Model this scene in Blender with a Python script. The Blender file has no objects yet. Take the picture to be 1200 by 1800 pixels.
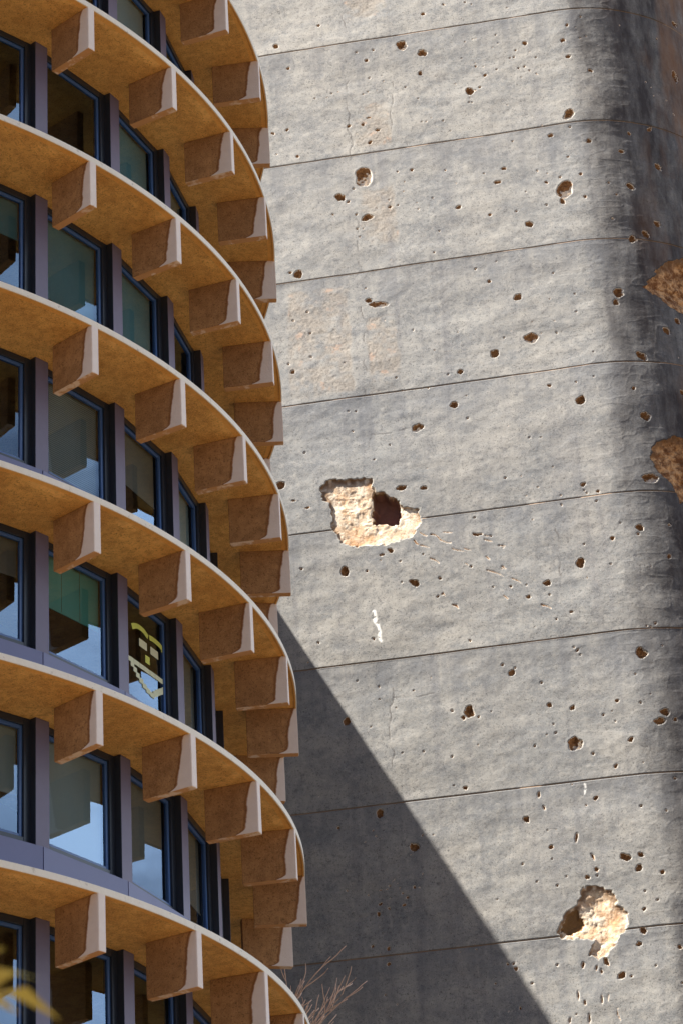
import bpy, bmesh, math, random
import numpy as np
from mathutils import Vector, Matrix

# ------------------------------------------------------------------ camera, sky, sun, exposure
SC = bpy.context.scene
COL = SC.collection
PITCH, ROLL = 0.49499, 0.058797
cam_d = bpy.data.cameras.new("camera")
cam = bpy.data.objects.new("camera", cam_d)
COL.objects.link(cam)
cam_d.sensor_fit = 'VERTICAL'
cam_d.sensor_height = 36.0
cam_d.sensor_width = 24.0
cam_d.lens = 4962.6 / 1800.0 * 36.0
cam_d.clip_start = 0.1
cam_d.clip_end = 3000.0
cp, sp, cr_, sr_ = math.cos(PITCH), math.sin(PITCH), math.cos(ROLL), math.sin(ROLL)
fwd = Vector((0, cp, sp)); up0 = Vector((0, -sp, cp)); rt0 = Vector((1, 0, 0))
right = rt0 * cr_ - up0 * sr_
upv = rt0 * sr_ + up0 * cr_
M = Matrix((right, upv, -fwd)).transposed().to_4x4()
M.translation = Vector((0, 0, 1.6))
cam.matrix_world = M
cam_d.dof.use_dof = True
cam_d.dof.focus_distance = 55.0
cam_d.dof.aperture_fstop = 4.0
SC.camera = cam

SUN_AZ, SUN_EL = math.radians(-73.9), math.radians(53.0)      # azimuth from -Y, negative to the left
sdir = Vector((math.sin(SUN_AZ) * math.cos(SUN_EL), -math.cos(SUN_AZ) * math.cos(SUN_EL), math.sin(SUN_EL)))
sun_d = bpy.data.lights.new("sun", 'SUN')
sun_d.energy = 5.0
sun_d.angle = math.radians(0.5)
sun_d.color = (1.0, 0.93, 0.82)
sun = bpy.data.objects.new("sun", sun_d)
COL.objects.link(sun)
sun.location = sdir * 150
sun.rotation_euler = sdir.to_track_quat('Z', 'Y').to_euler()

world = bpy.data.worlds.new("World")
SC.world = world
world.use_nodes = True
wn, wl = world.node_tree.nodes, world.node_tree.links
bg = wn['Background']
sky = wn.new('ShaderNodeTexSky')
sky.sky_type = 'NISHITA'
sky.sun_disc = False
sky.sun_elevation = SUN_EL
sky.sun_rotation = math.atan2(sdir.x, sdir.y)
# bright thin clouds added in the unseen right-hand sky to lift tower and glass
wtc = wn.new('ShaderNodeTexCoord')
def wmath(op, a, b=None, c=None, clamp=False):
    nd = wn.new('ShaderNodeMath'); nd.operation = op; nd.use_clamp = clamp
    for i, x in enumerate((a, b, c)):
        if x is None: continue
        if hasattr(x, 'is_output'): wl.new(x, nd.inputs[i])
        else: nd.inputs[i].default_value = x
    return nd.outputs[0]
wdot = wn.new('ShaderNodeVectorMath'); wdot.operation = 'DOT_PRODUCT'
wdot.inputs[1].default_value = Vector((0.84, 0.36, 0.40)).normalized()
wl.new(wtc.outputs['Generated'], wdot.inputs[0])
wmap = wn.new('ShaderNodeMapping'); wmap.inputs['Scale'].default_value = (1, 1, 2.6)
wl.new(wtc.outputs['Generated'], wmap.inputs[0])
wno = wn.new('ShaderNodeTexNoise'); wno.inputs['Scale'].default_value = 3.2; wno.inputs['Detail'].default_value = 7; wno.inputs['Roughness'].default_value = 0.6
wl.new(wmap.outputs[0], wno.inputs['Vector'])
sky_fill = wmath('MULTIPLY_ADD', wdot.outputs['Value'], 3.0, -1.9, True)
cloud_fill = wmath('MULTIPLY', sky_fill, wmath('MULTIPLY_ADD', wno.outputs['Fac'], 3.6, -1.15, True))
wmix = wn.new('ShaderNodeMix'); wmix.data_type = 'RGBA'
wl.new(cloud_fill, wmix.inputs[0]); wl.new(sky.outputs[0], wmix.inputs[6]); wmix.inputs[7].default_value = (15.5, 18.2, 21.5, 1)
wl.new(wmix.outputs[2], bg.inputs[0])
bg.inputs[1].default_value = 0.05
sky.dust_density = 0.6
sky.air_density = 0.4
SC.view_settings.view_transform = 'Standard'
SC.view_settings.look = 'None'
SC.view_settings.gamma = 1.0
SC.view_settings.exposure = 1.65
SC.cycles.max_bounces = 8
SC.cycles.diffuse_bounces = 4

# ------------------------------------------------------------------ helpers
H = 3.5                                  # storey height of the round tower, metres
def tag(o, label=None, cat=None, group=None, kind=None):
    if label: o['label'] = label
    if cat: o['category'] = cat
    if group: o['group'] = group
    if kind: o['kind'] = kind
    return o

def empty(name, loc=(0, 0, 0), rz=0.0):
    o = bpy.data.objects.new(name, None)
    o.empty_display_size = 0.5
    o.location = loc
    o.rotation_euler = (0, 0, rz)
    COL.objects.link(o)
    return o

def link_mesh(name, me, mat=None, parent=None, loc=(0, 0, 0), rz=0.0):
    o = bpy.data.objects.new(name, me)
    if mat is not None:
        me.materials.clear()
        me.materials.append(mat)
    COL.objects.link(o)
    o.parent = parent
    o.location = loc
    o.rotation_euler = (0, 0, rz)
    return o

def bm_mesh(name, bm, smooth=False):
    me = bpy.data.meshes.new(name)
    bmesh.ops.recalc_face_normals(bm, faces=bm.faces[:])
    bm.to_mesh(me)
    bm.free()
    if smooth:
        me.polygons.foreach_set('use_smooth', [True] * len(me.polygons))
    return me

def add_box(bm, x0, x1, y0, y1, z0, z1):
    vs = [bm.verts.new((x, y, z)) for x in (x0, x1) for y in (y0, y1) for z in (z0, z1)]
    for f in ((0, 1, 3, 2), (4, 6, 7, 5), (0, 4, 5, 1), (2, 3, 7, 6), (0, 2, 6, 4), (1, 5, 7, 3)):
        bm.faces.new([vs[i] for i in f])
    return vs

def bevel_all(bm, w, seg=1):
    bmesh.ops.bevel(bm, geom=bm.edges[:], offset=w, segments=seg, profile=0.5, affect='EDGES')

def lathe(profile, n=288, a0=0.0, a1=2 * math.pi, close=True):
    """closed (r, z) profile turned about the z axis"""
    bm = bmesh.new()
    full = abs(a1 - a0 - 2 * math.pi) < 1e-6
    rings = []
    for i in range(n if full else n + 1):
        a = a0 + (a1 - a0) * i / n
        rings.append([bm.verts.new((r * math.sin(a), -r * math.cos(a), z)) for r, z in profile])
    m = len(profile)
    for i in range(n):
        A, B = rings[i], rings[(i + 1) % len(rings)]
        for j in range(m if close else m - 1):
            k = (j + 1) % m
            bm.faces.new((A[j], A[k], B[k], B[j]))
    return bm

# ------------------------------------------------------------------ materials
class NT:
    def __init__(s, name):
        s.m = bpy.data.materials.new(name)
        s.m.use_nodes = True
        s.t = s.m.node_tree
        s.b = s.t.nodes['Principled BSDF']
        s.out = s.t.nodes['Material Output']
    def n(s, typ, **kw):
        nd = s.t.nodes.new(typ)
        for k, v in kw.items():
            if k.startswith('i_'):
                nd.inputs[k[2:]].default_value = v
            else:
                setattr(nd, k, v)
        return nd
    def l(s, a, b): s.t.links.new(a, b)
    def coord(s, kind='Object', scale=(1, 1, 1), rot=(0, 0, 0)):
        tc = s.n('ShaderNodeTexCoord')
        mp = s.n('ShaderNodeMapping')
        mp.inputs['Scale'].default_value = scale
        mp.inputs['Rotation'].default_value = rot
        s.l(tc.outputs[kind], mp.inputs[0])
        return mp.outputs[0]
    def noise(s, vec, scale, detail=4, rough=0.55, dist=0.0):
        nd = s.n('ShaderNodeTexNoise')
        nd.inputs['Scale'].default_value = scale
        nd.inputs['Detail'].default_value = detail
        nd.inputs['Roughness'].default_value = rough
        nd.inputs['Distortion'].default_value = dist
        s.l(vec, nd.inputs['Vector'])
        return nd.outputs['Fac']
    def ramp(s, fac, stops, interp='LINEAR'):
        r = s.n('ShaderNodeValToRGB')
        r.color_ramp.interpolation = interp
        e = r.color_ramp.elements
        while len(e) < len(stops): e.new(0.5)
        for i, (p, c) in enumerate(stops):
            e[i].position = p
            e[i].color = (c[0], c[1], c[2], 1) if not isinstance(c, (int, float)) else (c, c, c, 1)
        s.l(fac, r.inputs[0])
        return r.outputs[0]
    def mix(s, fac, a, b, typ='MIX'):
        nd = s.n('ShaderNodeMix', data_type='RGBA', blend_type=typ)
        for sock, v in ((nd.inputs[0], fac), (nd.inputs[6], a), (nd.inputs[7], b)):
            if hasattr(v, 'is_output'): s.l(v, sock)
            elif isinstance(v, (int, float)): sock.default_value = v
            else: sock.default_value = (v[0], v[1], v[2], 1)
        return nd.outputs[2]
    def math(s, op, a, b=None, c=None, clamp=False):
        nd = s.n('ShaderNodeMath', operation=op, use_clamp=clamp)
        for i, v in enumerate((a, b, c)):
            if v is None: continue
            if hasattr(v, 'is_output'): s.l(v, nd.inputs[i])
            else: nd.inputs[i].default_value = v
        return nd.outputs[0]
    def bump(s, h, strength=0.4, dist=0.01, prev=None):
        nd = s.n('ShaderNodeBump')
        nd.inputs['Strength'].default_value = strength
        nd.inputs['Distance'].default_value = dist
        s.l(h, nd.inputs['Height'])
        if prev is not None: s.l(prev, nd.inputs['Normal'])
        return nd.outputs[0]
    def base(s, c):
        if hasattr(c, 'is_output'): s.l(c, s.b.inputs['Base Color'])
        else: s.b.inputs['Base Color'].default_value = (c[0], c[1], c[2], 1)
    def rough(s, v): s.b.inputs['Roughness'].default_value = v

def mat_ochre(name, c_lo, c_hi, clean, kind):
    """sheltered, grimy concrete; kind 'fin' has the rain-washed outer strip, 'slab' the washed outer band"""
    t = NT(name)
    v = t.coord()
    info = t.n('ShaderNodeObjectInfo')
    off = t.n('ShaderNodeVectorMath', operation='ADD')
    sc = t.n('ShaderNodeVectorMath', operation='SCALE'); sc.inputs[3].default_value = 37.0
    cmb = t.n('ShaderNodeCombineXYZ')
    for i in range(3): t.l(info.outputs['Random'], cmb.inputs[i])
    t.l(cmb.outputs[0], sc.inputs[0])
    t.l(v, off.inputs[0]); t.l(sc.outputs[0], off.inputs[1])
    vo = off.outputs[0]
    big = t.noise(vo, 0.9, 6, 0.68)
    mid = t.noise(vo, 6.0, 5, 0.65)
    fine = t.noise(vo, 60.0, 3, 0.7)
    grain = t.noise(vo, 24.0, 2, 0.8)
    c = t.mix(t.ramp(big, [(0.36, 0.0), (0.62, 1.0)]), c_lo, c_hi)
    c = t.mix(t.math('MULTIPLY', t.ramp(mid, [(0.44, 0.0), (0.68, 1.0)]), 0.62), c, (c_lo[0] * .62, c_lo[1] * .55, c_lo[2] * .5))
    c = t.mix(t.ramp(grain, [(0.33, 0.8), (0.49, 0.0), (0.67, 0.0)]), c, (c_lo[0] * .40, c_lo[1] * .37, c_lo[2] * .36))
    c = t.mix(t.ramp(fine, [(0.48, 0.0), (0.68, 0.6)]), c, (c_hi[0] * 1.25, c_hi[1] * 1.3, c_hi[2] * 1.5))
    cl = t.mix(t.math('MULTIPLY', mid, 0.6), clean, (clean[0] * .72, clean[1] * .66, clean[2] * .62))
    sx = t.n('ShaderNodeSeparateXYZ'); t.l(v, sx.inputs[0])
    if kind == 'fin':
        # x: 0 at the outer edge, -1 at the inner; z: 0 at the soffit, -0.97 at the bottom
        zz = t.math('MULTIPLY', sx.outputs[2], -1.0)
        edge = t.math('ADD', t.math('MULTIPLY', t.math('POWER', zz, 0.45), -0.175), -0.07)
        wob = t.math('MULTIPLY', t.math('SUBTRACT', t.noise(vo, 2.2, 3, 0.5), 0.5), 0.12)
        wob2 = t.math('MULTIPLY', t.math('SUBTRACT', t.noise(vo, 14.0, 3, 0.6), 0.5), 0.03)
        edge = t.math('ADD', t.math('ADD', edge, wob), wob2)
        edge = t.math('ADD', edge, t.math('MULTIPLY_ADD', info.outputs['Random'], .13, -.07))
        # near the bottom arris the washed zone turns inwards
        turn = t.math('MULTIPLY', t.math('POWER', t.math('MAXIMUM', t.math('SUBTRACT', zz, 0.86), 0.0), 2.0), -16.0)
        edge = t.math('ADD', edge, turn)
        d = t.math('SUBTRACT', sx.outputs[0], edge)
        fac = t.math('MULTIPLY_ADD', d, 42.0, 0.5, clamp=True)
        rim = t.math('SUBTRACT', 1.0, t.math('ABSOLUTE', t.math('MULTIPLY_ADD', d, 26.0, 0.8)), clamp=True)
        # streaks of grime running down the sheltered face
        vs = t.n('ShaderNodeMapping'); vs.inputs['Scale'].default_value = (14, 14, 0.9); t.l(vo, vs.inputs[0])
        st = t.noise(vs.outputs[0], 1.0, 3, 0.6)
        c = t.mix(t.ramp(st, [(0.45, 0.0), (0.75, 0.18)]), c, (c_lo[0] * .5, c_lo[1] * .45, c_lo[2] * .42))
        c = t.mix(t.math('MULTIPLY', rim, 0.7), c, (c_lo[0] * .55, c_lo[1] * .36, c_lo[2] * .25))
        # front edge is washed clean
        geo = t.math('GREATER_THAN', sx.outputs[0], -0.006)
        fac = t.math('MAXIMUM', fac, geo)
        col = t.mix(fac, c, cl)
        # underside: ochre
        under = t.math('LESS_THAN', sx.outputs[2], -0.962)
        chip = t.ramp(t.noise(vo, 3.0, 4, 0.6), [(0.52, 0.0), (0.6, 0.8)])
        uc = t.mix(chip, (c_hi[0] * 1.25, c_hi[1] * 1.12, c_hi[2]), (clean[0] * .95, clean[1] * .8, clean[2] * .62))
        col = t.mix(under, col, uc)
    else:
        rr = t.n('ShaderNodeVectorMath', operation='LENGTH')
        xy = t.n('ShaderNodeCombineXYZ'); t.l(sx.outputs[0], xy.inputs[0]); t.l(sx.outputs[1], xy.inputs[1])
        t.l(xy.outputs[0], rr.inputs[0])
        R = 3.5848 * H
        band = t.math('GREATER_THAN', rr.outputs['Value'], R - 0.02)
        top = t.math('GREATER_THAN', sx.outputs[2], 0.085)
        lip = t.math('GREATER_THAN', rr.outputs['Value'], R - 0.15)
        # leached pale bloom and peeling near the drip line
        bl = t.math('MULTIPLY', t.math('GREATER_THAN', rr.outputs['Value'], t.math('MULTIPLY_ADD', mid, -0.55, R - 0.02)), t.ramp(big, [(0.5, 0.0), (0.62, 0.5)]))
        c = t.mix(bl, c, (c_hi[0] * 1.35, c_hi[1] * 1.45, c_hi[2] * 1.7))
        c = t.mix(t.math('MULTIPLY', lip, 0.6), c, (c_hi[0] * 1.0, c_hi[1] * .85, c_hi[2] * .65))
        spots = t.ramp(t.noise(vo, 9.0, 4, 0.7), [(0.6, 0.0), (0.72, 0.55)])
        cl = t.mix(spots, cl, (0.30, 0.26, 0.22))
        col = t.mix(t.math('MAXIMUM', band, top), c, cl)
    t.base(col)
    t.rough(0.92)
    nb = t.bump(grain, 0.6, 0.009, t.bump(fine, 0.6, 0.006))
    nb = t.bump(mid, 0.35, 0.02, nb)
    t.l(nb, t.b.inputs['Normal'])
    return t.m

def mat_plain(name, c, rough=0.6, metal=0.0, var=0.2, scale=8.0, bump=0.1):
    t = NT(name)
    v = t.coord()
    n = t.noise(v, scale, 5, 0.6)
    f = t.noise(v, 90.0, 2, 0.7)
    col = t.mix(t.math('MULTIPLY', n, var * 2), c, tuple(x * .55 for x in c))
    col = t.mix(t.ramp(f, [(0.5, 0.0), (0.75, 0.35)]), col, tuple(min(1, x * 1.5 + .01) for x in c))
    t.base(col)
    t.rough(rough)
    t.b.inputs['Metallic'].default_value = metal
    t.l(t.bump(f, bump, 0.003), t.b.inputs['Normal'])
    return t.m

def mat_glass(name):
    t = NT(name)
    v = t.coord()
    fr = t.n('ShaderNodeFresnel'); fr.inputs[0].default_value = 1.75
    w = t.bump(t.noise(v, 0.9, 2, 0.5), 0.03, 0.05)
    g = t.n('ShaderNodeBsdfGlossy'); g.inputs['Roughness'].default_value = 0.012
    g.inputs['Color'].default_value = (0.52, 0.72, 1.0, 1)
    t.l(w, g.inputs['Normal'])
    tr = t.n('ShaderNodeBsdfTransparent'); tr.inputs['Color'].default_value = (0.86, 0.92, 0.90, 1)
    mx = t.n('ShaderNodeMixShader')
    fac = t.math('MULTIPLY_ADD', fr.outputs[0], 0.95, 0.10, clamp=True)
    t.l(fac, mx.inputs[0]); t.l(tr.outputs[0], mx.inputs[1]); t.l(g.outputs[0], mx.inputs[2])
    t.l(mx.outputs[0], t.out.inputs['Surface'])
    return t.m

def mat_blind(name, c, stripes=0.0):
    t = NT(name)
    v = t.coord()
    n = t.noise(v, 120.0, 2, 0.8)
    col = t.mix(t.math('MULTIPLY', n, 0.8), tuple(x * 1.2 for x in c), tuple(x * .5 for x in c))
    if stripes:
        sx = t.n('ShaderNodeSeparateXYZ'); t.l(v, sx.inputs[0])
        s = t.math('SINE', t.math('MULTIPLY', sx.outputs[2], stripes))
        col = t.mix(t.ramp(s, [(0.3, 0.0), (0.7, 0.8)]), col, tuple(x * .25 for x in c))
    t.base(col); t.rough(0.9)
    return t.m

M_SLAB = mat_ochre("ochre_soffit", (0.62, 0.29, 0.062), (0.84, 0.455, 0.125), (0.86, 0.80, 0.69), 'slab')
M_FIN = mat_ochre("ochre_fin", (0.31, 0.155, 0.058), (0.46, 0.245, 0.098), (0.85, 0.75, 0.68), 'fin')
M_MULL = mat_plain("mauve_metal", (0.135, 0.112, 0.175), 0.45, 0.0, 0.25, 5.0)
M_SPAN = mat_plain("slate_blue_panel", (0.14, 0.145, 0.27), 0.45, 0.0, 0.2, 4.0)
M_FRAME = mat_plain("dark_frame", (0.020, 0.026, 0.040), 0.32, 0.0, 0.2, 6.0)
M_SASH = mat_plain("blue_grey_sash", (0.055, 0.125, 0.32), 0.3, 0.0, 0.2, 6.0)
M_GLASS = mat_glass("tinted_glass")
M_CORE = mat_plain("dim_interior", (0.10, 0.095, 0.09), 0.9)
M_CONC = mat_plain("raw_concrete", (0.32, 0.29, 0.25), 0.9, 0.0, 0.3, 1.5, 0.4)

# ------------------------------------------------------------------ setting: ground
t = NT("dusty_ground")
v = t.coord()
a, b = t.noise(v, 0.05, 5, 0.6), t.noise(v, 3.0, 6, 0.7)
t.base(t.mix(t.ramp(a, [(0.35, 0.0), (0.65, 1.0)]), t.mix(b, (0.135, 0.098, 0.058), (0.10, 0.078, 0.05)), t.mix(b, (0.16, 0.12, 0.07), (0.115, 0.088, 0.056))))
t.rough(0.95)
t.l(t.bump(b, 0.4, 0.03), t.b.inputs['Normal'])
bm = bmesh.new()
bmesh.ops.create_grid(bm, x_segments=20, y_segments=20, size=900)
tag(link_mesh("ground", bm_mesh("ground", bm), t.m), kind='structure')

# ------------------------------------------------------------------ round tower
CX, CY = -3.89375 * H, 14.25 * H
RO = 3.58483 * H                                     # outer radius of the slabs
TH0, DTH = 0.869374, 0.192119                        # angle of fin 0 from -Y, spacing
def soffit(r): return (9.56735 - (r - 1)) * H + 1.6   # soffit height of ring r (0 is the highest)
def pol(k, rad): return Vector((rad * math.sin(TH0 + DTH * k), -rad * math.cos(TH0 + DTH * k), 0))
def rz_of(k): return TH0 + DTH * k - math.pi / 2      # local +x points outwards
tower = empty("round_tower", (CX, CY, 0))
tag(tower, "round office tower ringed by ochre concrete sunshade slabs, left of the pockmarked wall", "tower")

RIN = 3.13 * H                                       # window plane at the mullions
prof = [(2.2 * H, 0.002), (RO - .062, 0.002), (RO - .062, 0.022), (RO - .046, 0.022), (RO - .046, -0.016), (RO - .004, -0.016), (RO, -0.012),
        (RO, 0.098), (RO - .005, 0.104), (2.2 * H, 0.104)]
slab_me = bm_mesh("ring_slab", lathe(prof, 330))
slab_me.materials.append(M_SLAB)
RINGS = list(range(0, 12))
for r in RINGS:
    o = link_mesh("ring_slab", slab_me, None, tower, (0, 0, soffit(r)))
    o.rotation_euler = (0, 0, 0.6 * r)               # the stains differ from floor to floor

bm = bmesh.new()
add_box(bm, -0.2846 * H, -0.002, -0.165, 0.0, -0.967, 0.0)
bmesh.ops.subdivide_edges(bm, edges=[e for e in bm.edges], cuts=1)
for vv in bm.verts:                                   # cast concrete: arrises are never perfectly true
    vv.co += Vector((random.uniform(-.003, .003), 0, random.uniform(-.003, .003) if vv.co.z < -.5 else 0))
bmesh.ops.bevel(bm, geom=[e for e in bm.edges if e.calc_face_angle(0) > 0.5], offset=0.009, segments=2, affect='EDGES')
fin_me = bm_mesh("fin", bm)
fin_me.materials.append(M_FIN)
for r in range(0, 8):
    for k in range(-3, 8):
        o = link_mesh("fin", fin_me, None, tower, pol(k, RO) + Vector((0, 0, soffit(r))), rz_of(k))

# facade bays: mullions, spandrels, windows
FLOORS = list(range(0, 8))                            # floor f hangs between ring f (above) and ring f+1
bm = bmesh.new()
add_box(bm, -0.42, 0.0, -0.155, 0.155, 0.655 * -H, 0.0)
bevel_all(bm, 0.006)
mull_me = bm_mesh("mullion", bm); mull_me.materials.append(M_MULL)
mull_me.materials.append(M_FRAME)                     # front face mauve, side faces near black
for pf in mull_me.polygons:
    if abs(pf.normal.y) > 0.5: pf.material_index = 1
BAYS = list(range(-3, 6))
for f in FLOORS:
    for k in range(-3, 7):
        link_mesh("mullion", mull_me, None, tower, pol(k, 3.172 * H) + Vector((0, 0, soffit(f) - 0.003)), rz_of(k))

chord = 2 * RIN * math.sin(DTH / 2)
cw = chord / 2
def bay_frame(k):                                     # centre of the chord; local x along it (towards +k), local y outwards
    c = (pol(k, RIN) + pol(k + 1, RIN)) / 2
    a = TH0 + DTH * (k + .5)
    return c, a                                       # rotation by a: x -> (cos a, sin a), -y -> outward
SP = 0.175 * H                                        # half of spandrel etc.
bm = bmesh.new()
wsp = 3.17 * H * math.sin(DTH / 2)
add_box(bm, -wsp + .006, wsp - .006, -0.165, 0.05, -H + 0.107, -0.647 * H)
bevel_all(bm, 0.004)
span_me = bm_mesh("spandrel_panel", bm); span_me.materials.append(M_SPAN)

WT, WB = -0.004, -0.643 * H                           # window top and bottom below the soffit
bm = bmesh.new()
fy0, fy1 = -0.03, 0.10                                # outer face at y = -0.03
jw = 0.16
X0, X1 = -cw + .12, cw - .12
for (xa, xb, za, zb, ya) in ((X0, X0 + jw, WB, WT, fy0), (X1 - jw, X1, WB, WT, fy0),
                             (X0 + jw, X1 - jw, WT - .13, WT, fy0 + .004), (X0 + jw, X1 - jw, WB, WB + .13, fy0 + .004)):
    add_box(bm, xa, xb, ya, fy1, za, zb)
bevel_all(bm, 0.005)
frame_me = bm_mesh("window_frame", bm); frame_me.materials.append(M_FRAME)
bm = bmesh.new()
a_, b_ = X0 + jw, X1 - jw
zt_, zb_ = WT - .13, WB + .13
for (xa, xb, za, zb) in ((a_, a_ + .06, zb_, zt_), (b_ - .06, b_, zb_, zt_), (a_ + .06, b_ - .06, zt_ - .06, zt_), (a_ + .06, b_ - .06, zb_, zb_ + .06)):
    add_box(bm, xa, xb, 0.012, 0.085, za, zb)
bevel_all(bm, 0.006)
sash_me = bm_mesh("sash", bm); sash_me.materials.append(M_SASH)
bm = bmesh.new()
add_box(bm, a_ + .05, b_ - .05, 0.045, 0.053, zb_ + .05, zt_ - .05)
pane_me = bm_mesh("pane", bm); pane_me.materials.append(M_GLASS)
tc_ = NT("clear_glass_back")                          # the coating sits on the outer face only
tb = tc_.n('ShaderNodeBsdfTransparent'); tb.inputs['Color'].default_value = (0.97, 0.99, 0.98, 1)
tc_.l(tb.outputs[0], tc_.out.inputs['Surface'])
pane_me.materials.append(tc_.m)
for pf in pane_me.polygons:
    if pf.normal.y > -0.5: pf.material_index = 1

B_GREEN = mat_blind("green_blind", (0.24, 0.62, 0.50))
B_GREY = mat_blind("grey_blind", (0.58, 0.60, 0.57))
B_SLAT = mat_blind("slatted_blind", (0.5, 0.52, 0.5), 150.0)
B_BROWN = mat_blind("brown_blind", (0.34, 0.29, 0.25))
B_TEAL = mat_blind("teal_blind", (0.22, 0.42, 0.44))
BLINDS = {(4, 0): (B_GREEN, .50, 2), (3, 0): (B_SLAT, 1.0, 0), (5, 0): (B_GREY, 1.0, 0), (5, 1): (B_BROWN, .95, 0), (2, 0): (B_TEAL, .85, 0),
          (2, 1): (B_TEAL, .9, 0), (3, 1): (B_BROWN, .55, 0), (4, -1): (B_BROWN, .35, 0), (5, -1): (B_GREY, .6, 0), (1, 1): (B_TEAL, .8, 0),
          (4, 2): (B_BROWN, .9, 0), (3, 2): (B_GREY, .8, 0), (5, 2): (B_BROWN, .7, 0), (1, 2): (B_BROWN, .6, 0), (0, 1): (B_GREY, .6, 0),
          (2, -1): (B_TEAL, .4, 0)}
def blind_mesh(frac, joints):
    bm = bmesh.new()
    h = (zt_ - zb_) * frac
    xs = [a_ + .03] + [a_ + .03 + (b_ - a_ - .06) * (j + 1) / (joints + 1) for j in range(joints)] + [b_ - .03]
    for xa, xb in zip(xs[:-1], xs[1:]):
        n = 10
        for i in range(n):                            # a slightly waving sheet of cloth
            u0, u1 = xa + .006 + (xb - xa - .012) * i / n, xa + .006 + (xb - xa - .012) * (i + 1) / n
            y0_, y1_ = 0.14 + .008 * math.sin(u0 * 9), 0.14 + .008 * math.sin(u1 * 9)
            q = [(u0, y0_, zt_ - h), (u1, y1_, zt_ - h), (u1, y1_, zt_), (u0, y0_, zt_)]
            bm.faces.new([bm.verts.new(p) for p in q])
            bm.faces.new([bm.verts.new((p[0], p[1] + .004, p[2])) for p in q])
    add_box(bm, a_ + .03, b_ - .03, 0.132, 0.152, zt_ - h - .025, zt_ - h)
    return bm_mesh("blind", bm)
M_TRIM = mat_plain("pale_trim", (0.5, 0.5, 0.48), 0.6)
for f in FLOORS:
    for k in BAYS:
        c, a = bay_frame(k)
        z = soffit(f)
        w = link_mesh("window", frame_me, None, tower, c + Vector((0, 0, z)), a)
        link_mesh("sash", sash_me, None, w)
        link_mesh("pane", pane_me, None, w)
        if (f, k) in BLINDS:
            m_, fr_, j_ = BLINDS[(f, k)]
            link_mesh("blind", blind_mesh(fr_, j_), m_, w)
        if k < 5:
            link_mesh("spandrel_panel", span_me, None, tower, c + Vector((0, 0, z)), a)
# core wall inside, plain drum for the storeys beyond the modelled bays
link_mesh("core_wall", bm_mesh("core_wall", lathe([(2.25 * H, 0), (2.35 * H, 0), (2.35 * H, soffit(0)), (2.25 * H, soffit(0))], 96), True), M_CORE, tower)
aa0, aa1 = TH0 + DTH * 6.1, TH0 - DTH * 3.1 + 2 * math.pi
link_mesh("rear_wall", bm_mesh("rear_wall", lathe([(2.9 * H, soffit(8)), (3.08 * H, soffit(8)), (3.08 * H, soffit(0)), (2.9 * H, soffit(0))], 120, aa0, aa1)), M_CONC, tower)
link_mesh("base_wall", bm_mesh("base_wall", lathe([(2.9 * H, -0.5), (3.1 * H, -0.5), (3.1 * H, soffit(8)), (2.9 * H, soffit(8))], 160)), M_CONC, tower)
bm = bmesh.new()
bmesh.ops.create_cone(bm, cap_ends=True, segments=160, radius1=3.0 * H, radius2=3.0 * H, depth=0.5)
link_mesh("roof", bm_mesh("roof", bm), M_CONC, tower, (0, 0, soffit(0) + 0.36))

# ------------------------------------------------------------------ the scarred wall: plan frame (u along, n outwards)
PW = Vector((1.05557681 * H, 18.5 * H, 0))
AZW = math.radians(-8.861909)
UV = Vector((math.cos(AZW), math.sin(AZW), 0)); NV = Vector((math.sin(AZW), -math.cos(AZW), 0))
def wall_pt(u, n, z=0.0): return PW + UV * u + NV * n + Vector((0, 0, z))

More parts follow.
